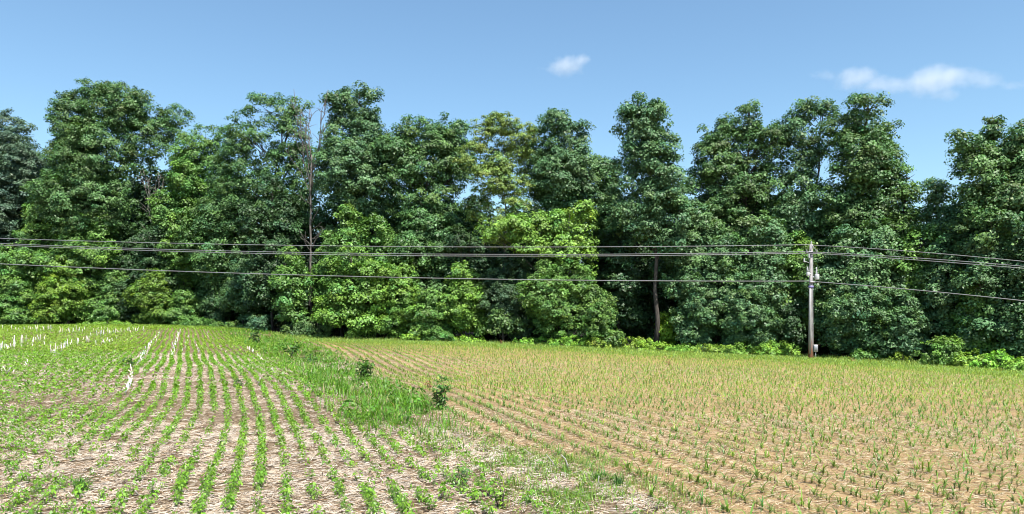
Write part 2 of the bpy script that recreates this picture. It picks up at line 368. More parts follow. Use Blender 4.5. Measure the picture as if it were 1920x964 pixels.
def stack_lobes(px, top, hw, bot):
    hgt = bot-top; L = [(px+rng.uniform(-.2,.2)*hw, top+.13*hgt, hw*.5, hgt*.13)]; n = 9
    for k in range(n):
        t = .2+.72*(k+rng.random())/n; w = hw*(.55+.6*min(t/.45,1)-.35*max(t-.7,0)); sd = (-1)**k
        L.append((px+sd*w*rng.uniform(.12,.62), top+t*hgt, w*rng.uniform(.42,.62), hgt*rng.uniform(.10,.17)))
    return L+[(px+rng.uniform(-.2,.2)*hw, top+.55*hgt, hw*.6, hgt*.3)]
# (label, px, distance behind edge, top, half width, bottom, colour)
mid = [
 ('mid green tree at the left edge behind the lime bush', 40, 5, 425, 58, 600, MID),
 ('green tree with sunlit left flank between the hazy tree and the tallest left tree', 95, 8, 325, 42, 560, MID),
 ('fresh green tree below the tallest left tree, over the lime bush', 165, 4, 395, 66, 590, MID),
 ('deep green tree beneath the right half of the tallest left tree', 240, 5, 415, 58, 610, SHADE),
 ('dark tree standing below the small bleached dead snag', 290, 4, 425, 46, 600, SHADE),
 ('mid green tree right of the small bleached dead snag', 345, 6, 300, 46, 560, MID),
 ('rounded deep green tree, a full dome below the thin topped tree', 420, 5, 294, 58, 590, DARK),
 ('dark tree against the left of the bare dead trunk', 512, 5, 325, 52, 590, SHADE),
 ('mid green tree right against the lower dead trunk', 640, 4, 390, 50, 600, MID),
 ('mid green tree under the tall dark tree, with bright leaf tips', 705, 5, 405, 56, 600, MID),
 ('deep green tree below the two bump tree', 790, 5, 420, 66, 610, DARK),
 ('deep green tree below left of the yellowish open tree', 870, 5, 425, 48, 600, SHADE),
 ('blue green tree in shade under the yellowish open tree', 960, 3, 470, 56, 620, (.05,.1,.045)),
 ('bright lime green tree glowing at the middle of the wood', 1050, 2.5, 392, 70, 500, (.155,.285,.05)),
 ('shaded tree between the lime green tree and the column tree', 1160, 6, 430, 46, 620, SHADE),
 ('blue green tree at the foot of the column tree, right side', 1285, 5, 340, 50, 600, BLUE),
 ('blue green tree below the gap right of the column tree', 1345, 4, 420, 55, 640, BLUE),
 ('leafy blue green tree left of the pole beneath the tuft topped tree', 1430, 4, 400, 58, 640, BLUE),
 ('fresh green tree directly behind the utility pole', 1505, 4, 430, 48, 640, MID),
 ('grey green tree right behind the pole and its wires', 1575, 3, 425, 66, 660, BLUE),
 ('grey green drooping tree one place right of the pole side trees', 1650, 3, 410, 64, 670, BLUE),
 ('mid green tree under the notch at the right', 1710, 5, 425, 52, 660, MID),
 ('grey green tree left of the right edge tree', 1780, 4, 440, 58, 670, BLUE),
 ('grey green tree beneath the spike topped right tree', 1855, 3, 395, 58, 680, BLUE),
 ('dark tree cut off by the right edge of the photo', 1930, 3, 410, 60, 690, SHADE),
 # smaller trees and tall bushes at the edge
 ('lime green bush at the left edge of the wood, brightest of the left end', 118, 1.5, 482, 60, 612, (.13,.235,.03)),
 ('leafy green bush at the left border below the wires', 25, 1.5, 520, 52, 614, BRIGHT),
 ('small green tree right of the left lime bush', 205, 2, 505, 44, 612, MID),
 ('yellow green bush below the bleached dead snag', 288, 1.5, 505, 42, 612, (.115,.21,.03)),
 ('low green bush right of the yellow green bush', 345, 1.5, 545, 44, 612, BRIGHT),
 ('blue green small tree left of the dead trunk, below the wires', 455, 3, 470, 46, 595, BLUE),
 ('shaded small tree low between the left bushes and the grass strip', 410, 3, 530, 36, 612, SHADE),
 ('green small tree touching the left of the dead trunk base', 548, 2, 460, 36, 610, MID),
 ('bright green layered tree right of the dead trunk base', 665, 1.5, 462, 68, 622, BRIGHT),
 ('bright green small tree right of the layered tree', 745, 2, 475, 52, 628, BRIGHT),
 ('green bushy tree below the two bump tree, reaching the grass', 812, 1.2, 545, 56, 634, MID),
 ('mid green tree left of the slim young tree', 870, 2, 490, 52, 630, BRIGHT),
 ('green tree under the lime green crown', 1040, 1.5, 470, 66, 632, BRIGHT),
 ('soft light green bush below right of the lime green tree', 1115, .8, 535, 50, 645, (.095,.185,.04)),
 ('lime lit bush seen behind the bare lower trunk of the column tree', 1252, 4.5, 585, 26, 645, LIME),
 ('blue green small tree right of the column tree trunk', 1306, 1.5, 515, 48, 650, BLUE),
 ('blue green drooping tree midway between column tree and pole', 1400, 1.2, 510, 62, 658, BLUE),
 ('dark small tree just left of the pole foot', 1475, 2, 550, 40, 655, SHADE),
 ('grey green drooping tree close right of the pole shaft', 1600, 1.2, 495, 70, 668, BLUE),
 ('grey green small tree left of the round bright bush', 1685, 1.5, 545, 52, 675, BLUE),
 ('grey green small tree right behind the round bright bush', 1840, 2.5, 515, 52, 680, MID),
 ('dark small tree at the right border below the wires', 1925, 2.5, 540, 50, 690, BLUE),
]
LIMELOBES = [(925,432,22,16),(958,428,34,22),(1005,422,40,26),(1055,415,44,28),(1095,440,22,46),(1080,500,36,44),(1045,468,46,30),(1095,395,16,22),(985,460,30,18)]
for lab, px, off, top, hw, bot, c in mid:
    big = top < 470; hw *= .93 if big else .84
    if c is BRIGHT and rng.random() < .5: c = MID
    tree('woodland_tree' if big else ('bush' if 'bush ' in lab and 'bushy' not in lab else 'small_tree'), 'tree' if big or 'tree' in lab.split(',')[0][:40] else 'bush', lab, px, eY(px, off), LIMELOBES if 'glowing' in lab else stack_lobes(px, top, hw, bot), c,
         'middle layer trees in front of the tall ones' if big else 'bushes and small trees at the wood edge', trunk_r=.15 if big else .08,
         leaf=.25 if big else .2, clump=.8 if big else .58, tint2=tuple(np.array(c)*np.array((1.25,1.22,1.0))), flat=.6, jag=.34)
# low shrubs and vine mounds at the very edge of the field
low = [
 ('low flat yellow green shrub at the far end of the left field', 200, -.5, 603, 48, 617, LIME), ('small green shrub at the far end of the bean rows', 372, -.3, 594, 34, 617, BRIGHT),
 ('green weed shrub at the crest left of the strip top', 440, -1.5, 606, 34, 624, BRIGHT), ('grey green rounded shrub at the head of the weedy strip', 486, 0, 590, 22, 626, BLUE),
 ('green shrub at the corner where the right field begins', 575, .3, 598, 40, 634, MID), ('tiny green shrub left of the rounded low shrub', 770, -.2, 630, 24, 642, LIME),
 ('rounded low green shrub on the field border below the layered trees', 815, -.2, 618, 30, 643, BRIGHT), ('thin yellow green vine mound left of the slim young tree', 878, -.2, 632, 30, 645, LIME),
 ('lime vine mound right of the slim young tree', 1000, -.3, 634, 32, 649, LIME), ('lime vine mound under the soft light green bush', 1075, -.3, 630, 40, 653, LIME),
 ('sprawling lime vine mound left of the column tree trunk', 1150, -.3, 632, 44, 656, LIME), ('lime vine mound at the foot of the column tree trunk', 1215, -.3, 640, 38, 660, LIME),
 ('narrow lime vine mound right of the column tree trunk', 1275, -.3, 648, 30, 662, LIME), ('flat lime vine mound below the drooping blue green tree', 1335, -.3, 648, 34, 665, LIME),
 ('leafy lime vine mound second left of the pole', 1395, -.3, 641, 36, 667, LIME), ('high lime vine mound next left of the pole', 1458, -.4, 641, 38, 670, LIME),
 ('small yellow green shrub right of the pole foot', 1630, -.2, 658, 36, 681, BRIGHT), ('tiny lime shrub left of the round bright bush', 1695, -.5, 664, 22, 685, LIME),
 ('round bright green bush standing out at the right border', 1768, -.8, 624, 42, 690, (.125,.235,.03)), ('lime vine mound right beside the round bright bush', 1825, -.8, 660, 32, 693, LIME),
 ('lime vine mound at the right edge of the field', 1880, -.8, 664, 36, 698, LIME), ('last lime vine mound cut by the right photo edge', 1935, -.8, 668, 34, 702, LIME),
]
for lab, px, off, top, hw, bot, c in low:
    top -= 4; hw *= 1.12
    h2 = (bot-top)/2
    L = [(px+hw*f, top+h2*(1.0+.25*abs(f)*2)+rng.uniform(-2,2), hw*.5, h2*rng.uniform(.75,1.0)) for f in (-.55,0,.55)]
    if hw < 30: L = [(px, top+h2*1.05, hw*.8, h2)]
    tree('shrub', 'shrub', lab, px, eY(px, off), L, np.array(c)*np.array((rng.uniform(.7,1.),rng.uniform(.75,1.05),1.2)), 'low shrubs along the field border', trunk_r=.03, leaf=.16, clump=.4, flat=.7, jag=.3, dens=1.1)
# slim young tree
tree('young_tree', 'tree', 'slim young tree with bare thin stem in front of the shaded wood', 943, eY(943,-.4), [(945,600,30,14),(925,612,18,12),(965,615,20,12),(940,590,16,10)], (.09,.17,.045), None, trunk_r=.07, leaf=.22, clump=.5)
# woodland behind
BG = 'background trees deep in the wood'; proto = []
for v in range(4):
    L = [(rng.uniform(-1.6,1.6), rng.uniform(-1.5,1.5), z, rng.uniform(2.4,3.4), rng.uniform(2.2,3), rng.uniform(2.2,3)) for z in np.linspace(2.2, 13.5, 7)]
    V, Fq, C = crown_geo(L, SHADE, leaf=.4, dens=1.0, clump=1.1); g = Geo(); tt = np.linspace(0,1,7)  # crowns darkened with SHADE so the gaps in the wood look dark
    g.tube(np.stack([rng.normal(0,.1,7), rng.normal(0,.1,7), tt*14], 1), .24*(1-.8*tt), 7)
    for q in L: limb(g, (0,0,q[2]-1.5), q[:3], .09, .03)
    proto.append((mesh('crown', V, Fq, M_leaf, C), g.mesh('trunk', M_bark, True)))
k = 0
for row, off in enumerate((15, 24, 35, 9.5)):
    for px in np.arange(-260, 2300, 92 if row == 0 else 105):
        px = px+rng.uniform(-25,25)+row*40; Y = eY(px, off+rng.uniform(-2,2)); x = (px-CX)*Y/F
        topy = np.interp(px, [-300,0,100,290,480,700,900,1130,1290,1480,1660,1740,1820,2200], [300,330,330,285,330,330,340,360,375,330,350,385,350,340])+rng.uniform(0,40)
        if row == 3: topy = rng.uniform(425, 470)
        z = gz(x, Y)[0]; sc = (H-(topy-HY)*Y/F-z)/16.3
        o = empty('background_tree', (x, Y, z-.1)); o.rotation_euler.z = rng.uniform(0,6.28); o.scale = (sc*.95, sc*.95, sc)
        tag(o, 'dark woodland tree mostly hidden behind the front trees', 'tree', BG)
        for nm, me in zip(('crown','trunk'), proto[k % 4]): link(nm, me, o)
        k += 1

# dead tree, snag, bare trunks
def dead_tree(label, px, off, base_py, top_py, fork_py, spread, n, r, mat, name='dead_tree'):
    Y = eY(px, off); s = Y/F; x = (px-CX)*s; z0 = gz(x,Y)[0]; root = empty(name, (x,Y,z0-.05)); tag(root, label, 'tree')
    top = H-(top_py-HY)*s-z0; fork = H-(fork_py-HY)*s-z0
    g = Geo(); tt = np.linspace(0,1,11); p = np.stack([rng.normal(0,.07,11)*(tt > 0), rng.normal(0,.05,11), tt*fork], 1); g.tube(p, r*(1-.45*tt), 8)
    link('trunk', g.mesh('trunk', mat, True), root)
    g = Geo()
    for k in range(n):
        z1 = rng.uniform(.72, 1.0)*fork if k else fork; st = (0,0,z1*.99)
        a = rng.uniform(0, 6.28); h = rng.uniform(.45,1)*(top-z1) if k > 3 else (top-z1)*(.82+.06*k); q = np.array([math.cos(a)*spread*s*rng.uniform(.25,1), math.sin(a)*spread*s*.8, z1+h])
        b = limb(g, st, q, r*.34, .025, 8, .22, 5, .1)
        for _ in range(5):
            i = rng.integers(2,7); d = unit(np.array([rng.normal(), rng.normal(), 1.1+rng.normal()*.4])); limb(g, b[i], b[i]+d*rng.uniform(.7,2.2), .035, .01, 5, .2, 4)
    for k in range(n):
        z1 = rng.uniform(.45,.8)*fork; a = rng.uniform(0,6.28); b = limb(g, (0,0,z1), np.array([math.cos(a)*1.6, -abs(math.sin(a))*1.5, z1+rng.uniform(.8,2.6)]), .05, .012, 6, .2, 4)
        limb(g, b[3], b[3]+unit(rng.normal(size=3)+np.array([0,0,1]))*1., .02, .008, 4, .2, 4)
    link('branches', g.mesh('branches', mat, True), root)
dead_tree('tall bare dead tree with forked grey brown branches', 583, 6.0, 600, 172, 290, 60, 12, .16, M_dead)
dead_tree('small bleached dead snag with stubby white branches', 289, 5.2, 610, 318, 405, 36, 7, .11, M_pale, 'dead_snag')

# ------------------------------------------------------------------ utility pole and wires
pY = 68.0; pX = (1520.5-CX)*pY/F; pZ = gz(pX, pY)[0]; ps = pY/F
def zz(py): return H-(py-HY)*ps
def pole_material():
    m, nt, out = nodes('weathered_pole_wood'); L = nt.links.new
    tc = N_(nt, 'ShaderNodeTexCoord'); mp = N_(nt, 'ShaderNodeMapping'); mp.inputs['Scale'].default_value = (9,9,.5); L(tc.outputs['Object'], mp.inputs[0])
    nz = N_(nt, 'ShaderNodeTexNoise', i_Scale=3., i_Detail=6.); L(mp.outputs[0], nz.inputs['Vector'])
    rp = N_(nt, 'ShaderNodeValToRGB'); rp.color_ramp.elements[0].color = (.14,.13,.128,1); rp.color_ramp.elements[1].color = (.42,.40,.395,1); rp.color_ramp.elements[0].position = .3; rp.color_ramp.elements[1].position = .7; L(nz.outputs[0], rp.inputs[0])
    sx = N_(nt, 'ShaderNodeSeparateXYZ'); L(tc.outputs['Object'], sx.inputs[0]); ad = N_(nt, 'ShaderNodeMath', operation='MULTIPLY_ADD'); L(nz.outputs[0], ad.inputs[0]); ad.inputs[1].default_value = 1.2; L(sx.outputs[2], ad.inputs[2])
    mr = N_(nt, 'ShaderNodeMapRange'); mr.inputs[1].default_value = 1.3; mr.inputs[2].default_value = 2.6; L(ad.outputs[0], mr.inputs[0])
    mx = N_(nt, 'ShaderNodeMix', data_type='RGBA'); L(mr.outputs[0], mx.inputs['Factor']); mx.inputs[6].default_value = (.16,.065,.03,1); L(rp.outputs[0], mx.inputs[7])
    p = N_(nt, 'ShaderNodeBsdfPrincipled', i_Roughness=.85); L(mx.outputs[2], p.inputs['Base Color']); b = N_(nt, 'ShaderNodeBump', i_Strength=.5, i_Distance=.02); L(nz.outputs[0], b.inputs['Height']); L(b.outputs[0], p.inputs['Normal']); L(p.outputs[0], out.inputs[0]); return m
up = empty('utility_pole', (pX, pY, pZ)); tag(up, 'weathered wooden utility pole with equipment at the field edge, right of centre', 'utility pole')
def part(name, build, mat, smooth=False, parent=up):
    g = Geo(); build(g); return link(name, g.mesh(name, mat, smooth), parent)
def lz(py): return zz(py)-pZ
Hp = lz(458)
part('pole', lambda g: g.tube([(0,0,-.3),(0,0,.0),(.0,0,Hp*.5),(.02,0,Hp)], [.24,.235,.19,.145], 14), pole_material(), True)
def ins(g, x, y, z, r=.075, h=.34):
    zs = np.linspace(0, h, 9); rr = [r*.4 if k % 2 else r*(1-.05*k) for k in range(9)]
    g.tube(np.stack([np.full(9,x), np.full(9,y), z+zs], 1), rr, 10)
part('pole_top_insulator', lambda g: ins(g, .02, 0, Hp, .09, .3), M_brown, True)
def bracket(g):
    g.tube([(.02,-.16,lz(460)),(.28,-.2,lz(467)),(.44,-.2,lz(473))], .03, 6); g.tube([(.02,-.16,lz(460)),(-.05,-.2,lz(468)),(-.08,-.2,lz(474))], .03, 6)
    g.box((0,-.2,lz(474)), (1.0,.1,.12), .02); g.box((-.12,-.18,lz(474)), (.5,.14,.2), .03)
part('bracket', bracket, M_grey)
for dx in (-.46, .46): part('insulator', lambda g, dx=dx: ins(g, dx, -.2, lz(474)+.06, .07, .22), M_brown, True)
def can(x, z0, z1, r): 
    def f(g): g.tube([(x,-.22,z0),(x,-.22,z0+.05),(x,-.22,z1-.06),(x,-.22,z1)], [r*.85,r,r,r*.8], 14); g.box((x*.5,-.12,(z0+z1)/2), (abs(x)*.9,.08,.1), .01)
    return f
tr_ = part('transformer', can(.46, lz(525), lz(514), .2), M_white, True)
part('bushing', lambda g: ins(g, .42, -.22, lz(514), .11, .6), M_white, True, tr_)
part('regulator_can', can(-.36, lz(518), lz(510), .15), M_white, True)
for x, py in ((-.42,508),(-.28,484),(-.72,492)): part('cutout_fuse', lambda g, x=x, py=py: (ins(g, x, -.25, lz(py), .11, .36), g.tube([(x,-.25,lz(py)+.1),(x*.3,-.1,lz(py)-.05)], .03, 6)), M_white, True)
part('strap_band', lambda g: g.tube([(.0,0,lz(540)),(.0,0,lz(536))], .235, 14), M_violet, True)
part('cable_clamp', lambda g: g.box((.05,-.22,lz(529)), (.5,.12,.16), .02), M_grey)
part('riser_conduit', lambda g: g.tube([(-.17,-.2,.5),(-.17,-.19,lz(600)),(-.15,-.17,lz(541))], .075, 8), M_conduit, True)
part('ground_wire', lambda g: g.tube([(.1,-.225,.1),(.1,-.2,lz(600)),(.1,-.16,lz(476))], .025, 6), M_grey, True)
mb = part('meter_box', lambda g: g.box((.34,-.2,lz(653)), (.36,.24,.66), .03), M_white)
part('meter_box_door', lambda g: g.box((.34,-.335,lz(653)), (.28,.026,.54), .008), M_grey, False, mb)
part('meter_bracket', lambda g: (g.box((.2,-.12,lz(648)), (.2,.1,.06), .01), g.box((.2,-.12,lz(658)), (.2,.1,.06), .01)), M_grey)
part('drop_conduit', lambda g: g.tube([(.34,-.2,.0),(.34,-.2,lz(659))], .05, 8), M_conduit, True)
def wire(label, ptsL, ptsR, r, y0, mat, att):
    """each span is a sagging parabola through three sighted points at the span's own distance"""
    P = []
    for pts, (Ya, Yb), ends in ((ptsL, (75., pY), (-260, 0)), (ptsR, (pY, 52.), (0, 2300))):
        w = []
        for px, py in pts:
            Y = Ya+(Yb-Ya)*((px+260)/(1520+260)) if pts is ptsL else Ya+(Yb-Ya)*((px-1520)/780)
            w.append(((px-CX)*Y/F, Y+y0, H-(py-HY)*Y/F))
        w = np.array(w); cz = np.polyfit(w[:,0], w[:,2], 2); cy = np.polyfit(w[:,0], w[:,1], 1)
        a, b = ((-108, pX+att[0]) if pts is ptsL else (pX+att[1], pX+42))
        x = np.linspace(a, b, 60); P.append(np.stack([x, np.polyval(cy, x), np.polyval(cz, x)], 1))
    g = Geo(); g.tube(np.concatenate(P), r, 6)
    tag(link('overhead_wire', g.mesh('overhead_wire', mat, True)), label, 'wire', 'overhead wires crossing in front of the wood')
wire('topmost single overhead wire, resting on the tip of the utility pole', [(0,447),(800,463),(1510,459)], [(1530,460),(1720,473),(1920,490)], .030, 0, M_wire, (-.02,.06))
wire('upper wire of the close pair below the topmost wire', [(0,457),(900,477.5),(1505,472.5)], [(1545,474),(1720,485),(1920,500)], .030, -.2, M_wire, (-.46,.46))
wire('lower wire of the close pair, just above the lone low cable', [(0,460),(900,481),(1500,475.5)], [(1548,477),(1720,489),(1920,504)], .030, -.28, M_wire, (-.46,.46))
wire('lowest thick overhead cable, meeting the pole below the transformer', [(0,495),(900,523.5),(1495,527.5)], [(1540,529.5),(1720,545),(1920,564.5)], .038, -.22, M_lowcable, (-.2,.3))

# ------------------------------------------------------------------ crops
def infield(x, y, pad=90):
    z = gz(x, y); px, py = proj(x, y, z); return px, py, z
SOYC = (.16,.31,.03); CORNC = (.145,.245,.045)
def soy_geo(P, nl, sc, c=SOYC):
    """P base points; nl leaflets each, held in trifoliate tiers"""
    n = len(P); idx = np.repeat(np.arange(n), nl); m = len(idx)
    s = np.broadcast_to(np.asarray(sc, float), (n,))[idx]; a = rng.uniform(0,6.283,m); t = rng.random(m)
    r = s*.085*np.sqrt(rng.random(m)); h = s*(.04+.15*t)
    p = P[idx]+np.stack([np.cos(a)*r, np.sin(a)*r, h], 1)
    nn = np.stack([np.cos(a)*.55, np.sin(a)*.55, np.full(m,.9)], 1)+rng.normal(0,.35,(m,3))
    tt = np.stack([np.cos(a), np.sin(a), np.full(m,-.25)], 1)+rng.normal(0,.3,(m,3))
    k = (11/nl)**.5
    V, Fq = leaf_quads(p, nn, s*.068*k*rng.uniform(.6,1.25,m), .55, .1, .1, tt)
    cc = vary(c, n, .14, .10)[idx]*np.exp(rng.normal(0,.13,(m,1)))
    return V, Fq, np.repeat(cc, 4, 0)
def soy_stems(g, n=6):
    for _ in range(n):
        a = rng.uniform(0,6.28); g.tube([(0,0,-.01),(math.cos(a)*.02,math.sin(a)*.02,.06),(math.cos(a)*.06,math.sin(a)*.06,.17)], [.004,.003,.002], 4, C=(.12,.2,.05))
def corn_geo(P, sc, nb=5, seg=3, c=CORNC, row=None):
    n = len(P); Vs, Fs, Cs, off = [], [], [], 0
    base = rng.uniform(0, 3.14, n); col = vary(c, n, .2, .16)
    for b in range(nb):
        a = base+(b % 2)*math.pi+rng.normal(0,.35,n); D = np.stack([np.cos(a), np.sin(a), np.zeros(n)], 1)
        f = (b+1)/nb; h = sc*(.13+.17*f)*rng.uniform(.8,1.2,n); w = sc*rng.uniform(.014,.025,n)*(1.25 if seg < 3 else 1)
        lean = rng.uniform(.7,1.9,n)*(1.25-.6*f)
        P2 = P+np.array([0,0,1.])*(sc*.05*f)[:,None]
        V, Fq, m = blades(P2, D, h, w, lean, seg, 1.2); Vs.append(V); Fs.append(Fq+off); off += len(V)
        Cs.append(np.repeat(col*np.exp(rng.normal(0,.15,(n,1)))*(1 if b else np.array([[1.5,1.15,.9]])), m, 0))
    return np.concatenate(Vs), np.concatenate(Fs), np.concatenate(Cs)

def soy_rows():
    out = []
    for c in np.arange(-34, 10, .405):
        y = 6.5; ys = []
        ys = np.concatenate([np.arange(7,20,.085), np.arange(20,42,.11), np.arange(42,89,.16)]); ys = ys+rng.normal(0,.02,len(ys))
        t = np.clip((ys-17)/10, 0, 1); g = np.where(ys < 17, -.34*ys, np.where(ys < 27, -.34*17-.34*(ys-17)-.005*(ys-17)**2, -.34*27-.5-.44*(ys-27)))
        px0 = CX+F*(c+g)/ys; x = c+g+rng.normal(0,1,len(ys))*(.028+.045*np.clip((330-px0)/300,0,1))+.05*np.sin(ys*.5+c); out.append(np.stack([x, ys], 1))
    P = np.concatenate(out); x, y = P.T; px, py, z = infield(x, y); sl, sr = strip(px, py)
    keep = (px > -120)&(px < sl+25+rng.normal(0,14,len(px)))&(py < 1040)&(edgeY(px)-y > 3)
    P, px, py, z = P[keep], px[keep], py[keep], z[keep]; x, y = P.T
    d = .67+1.2*(noise(x, y, 2.6, 3)-.44)+1.9*(noise(x, y, .5, 5)-.5)
    d += np.clip((y-26)/12, 0, .16)
    for (bx, by, rx, ry, a) in ((130,740,110,20,.3),(470,775,120,15,.35),(60,850,180,22,.35),(190,905,90,30,.55),(20,940,120,30,.2),(100,690,60,12,.15),(330,915,40,20,.3),(700,860,90,20,.15)):
        d -= a*np.exp(-((px-bx)/rx)**2-((py-by)/ry)**2)
    for (bx, by, rx, ry, a) in ((190,800,110,26,.6),(230,660,230,30,.25),(440,850,90,60,.25),(590,850,80,60,.2),(60,905,60,30,.3)):
        d += a*np.exp(-((px-bx)/rx)**2-((py-by)/ry)**2)
    k = rng.random(len(d)) < d*np.where(y > 20, .95, .8)
    # pale stubble lanes stay open
    return np.stack([x,y,z], 1)[k], px[k], py[k]
S, spx, spy = soy_rows()
def corn_rows():
    out = []
    for c in np.arange(2, 92, .68):
        ys = np.concatenate([np.arange(7,28,.092), np.arange(28,75,.105)]); ys = ys+rng.normal(0,.05,len(ys)); out.append(np.stack([c-.34*ys+rng.normal(0,.034,len(ys)), ys], 1))
    P = np.concatenate(out); x, y = P.T; px, py, z = infield(x, y); sl, sr = strip(px, py)
    k = (px < 2040)&(px > sr-5+rng.normal(0,15,len(px)))&(py < 1040)&(edgeY(px)-y > 4.5)&(rng.random(len(px)) < .78+.4*noise(x, y, 1.6, 9))
    return np.stack([x,y,z], 1)[k], px[k], py[k]
Cn, cpx, cpy = corn_rows()
def split(P, px, py, n):
    vis = np.where((px > 8)&(px < 1912)&(py < 972))[0]; o = vis[np.argsort(P[vis,1])][:n]; m = np.zeros(len(P), bool); m[o] = True; return m
ms = split(S, spx, spy, 300); mc = split(Cn, cpx, cpy, 300)
# single plants nearest the camera
sv = []
for v in range(14):
    V, Fq, C = soy_geo(np.zeros((1,3)), int(rng.integers(12,20)), np.array([rng.uniform(.95,1.2)])); g = Geo(); g.add(V, Fq, None, C); soy_stems(g); sv.append(g.mesh('soybean_plant', M_crop))
for i, p in enumerate(S[ms]):
    o = link('soybean_plant', sv[i % 14], None, p-np.array([0,0,.005])); o.rotation_euler.z = rng.uniform(0,6.28); k = rng.uniform(.75,1.2); o.scale = (k,k,k*rng.uniform(.9,1.15))
    tag(o, 'young soybean plant with bright green leaves in a straw littered row', 'crop plant', 'soybean seedlings nearest the camera')
cv = []
for v in range(14):
    V, Fq, C = corn_geo(np.zeros((1,3)), np.array([rng.uniform(.6,1.05)]), int(rng.integers(4,8)), 5); g = Geo(); g.add(V, Fq, None, C); g.tube([(0,0,-.01),(0,0,.05),(.004,0,.12)], [.009,.008,.005], 6, C=(.2,.2,.07)); cv.append(g.mesh('corn_plant', M_crop))
for i, p in enumerate(Cn[mc]):
    o = link('corn_plant', cv[i % 14], None, p-np.array([0,0,.005])); o.rotation_euler.z = rng.uniform(0,6.28); k = rng.uniform(.7,1.2); o.scale = (k,k,k)
    tag(o, 'young corn plant with arching green blades in bare orange soil', 'crop plant', 'corn seedlings nearest the camera')
def stuff(name, label, cat, parts_, mat):
    V = np.concatenate([p[0] for p in parts_]); o = 0; Fs = []
    for p in parts_: Fs.append(p[1]+o); o += len(p[0])
    tag(link(name, mesh(name, V, np.concatenate(Fs), mat, np.concatenate([p[2] for p in parts_]))), label, cat, None, 'stuff')
S2 = S[~ms]; yy = S2[:,1]
stuff('soybean_crop', 'rows of young green soybeans filling the straw covered left field', 'crop', [soy_geo(S2[yy < 22], 12, rng.uniform(.8,1.2,(yy < 22).sum())), soy_geo(S2[(yy >= 22)&(yy < 42)], 6, rng.uniform(.85,1.25,((yy >= 22)&(yy < 42)).sum())), soy_geo(S2[yy >= 42], 4, rng.uniform(.9,1.35,(yy >= 42).sum()), (.205,.33,.04))], M_crop)
C2 = Cn[~mc]; yy = C2[:,1]
stuff('corn_crop', 'rows of young corn covering the orange soil of the right field', 'crop', [corn_geo(C2[yy < 26], rng.uniform(.5,1.0,(yy < 26).sum())), corn_geo(C2[yy >= 26], rng.uniform(.6,1.05,(yy >= 26).sum()), 4, 2, (.195,.305,.062))], M_crop)

# ------------------------------------------------------------------ grass
def scatter(n, y0, y1, x0=-60, x1=1990):
    y = np.sqrt(rng.uniform(y0**2, y1**2, n)); px = rng.uniform(x0, x1, n); x = (px-CX)*y/F; z = gz(x, y); px, py = proj(x, y, z); return x, y, z, px, py
def grass(x, y, z, h, w, c, hue=.12, lean=(.15,.9), seg=2, dry=.0):
    n = len(x); a = rng.uniform(0,6.28,n); V, Fq, m = blades(np.stack([x,y,z-.01],1), np.stack([np.cos(a),np.sin(a),np.zeros(n)],1), h, w, rng.uniform(*lean,n), seg, 1.0)
    cc = vary(c, n, .3, hue); k = rng.random(n) < dry; cc[k] = vary((.36,.3,.17), k.sum(), .25, .08)
    return V, Fq, np.repeat(cc, m, 0)
G = []
x, y, z, px, py = scatter(700000, 8, 88, 350, 1400); sl, sr = strip(px, py)
u = (px-sl)/(sr-sl); e = noise(x, y, 1.1, 21)
tall = np.interp(py, [600,650,690,800,815,845,1000], [.36,.38,.44,.5,.38,.22,.18])
dens = np.interp(py, [600,640,680,805,825,900,1000], [.8,.85,1.0,1.3,1.6,1.6,1.6])*np.clip((e-np.where(py > 815, .2, .3))*3.6, .05, 1)*np.clip((noise(x, y, .42, 77)-.3)*3.2, .15, 1)
dens *= np.clip(np.minimum(u, 1-u)*5+.35+.8*(e-.5), 0, 1)*((u > -.12)&(u < 1.1))
tuftn = .35+1.3*noise(x, y, .5, 33)
k = rng.random(len(x)) < dens*np.clip(22/y, .3, 1)*.9
for kk, gc, dr in ((k&(py <= 822), (.115,.25,.024), .08), (k&(py > 822), (.165,.29,.04), .14)):
    G.append(grass(x[kk], y[kk], z[kk], (tall*rng.uniform(.5,1.1,len(x))*tuftn)[kk], np.clip(.008+.0005*y[kk], .01, .04)*rng.uniform(.7,1.3,kk.sum()), gc, .18, (.2,1.3), 2, dr))
q = rng.random(len(x)) < dens*.012*np.clip(25/y, .3, 1)*np.where(py > 815, .55, 1); wp = np.stack([x,y,z],1)[q]
G.append(soy_geo(wp, 16, np.where(wp[:,1] < 18, rng.uniform(.6,1.1,len(wp)), rng.uniform(1.4,3.,len(wp))), (.1,.23,.03)))
stuff('weedy_grass', 'band of tall bright green grass and weeds dividing the two fields', 'grass', G, M_grass)
# border grass of the right field and far end of the left field
G = []
x, y, z, px, py = scatter(260000, 44, 92, 440, 1990); d = edgeY(px)-y; n_ = noise(x, y, 2.2, 41)
k = (d > -.8)&(d < 13)&(rng.random(len(x)) < np.clip(1.3-d/11, .1, 1)*np.clip((n_-.12)*2.6, .15, 1))&(px > strip(px, py)[1]-10)
G.append(grass(x[k], y[k], z[k], rng.uniform(.12,.34,k.sum())*np.where(d[k] < 1.2, 1.6, 1), rng.uniform(.025,.05,k.sum()), (.23,.33,.075), .16))
x, y, z, px, py = scatter(60000, 78, 95, -60, 470); d = edgeY(px)-y; k = (d > -1)&(d < 5)
G.append(grass(x[k], y[k], z[k], rng.uniform(.2,.5,k.sum()), rng.uniform(.03,.06,k.sum()), (.2,.31,.045)))
stuff('field_margin_grass', 'short yellow green grass along the foot of the wood', 'grass', G, M_grass)
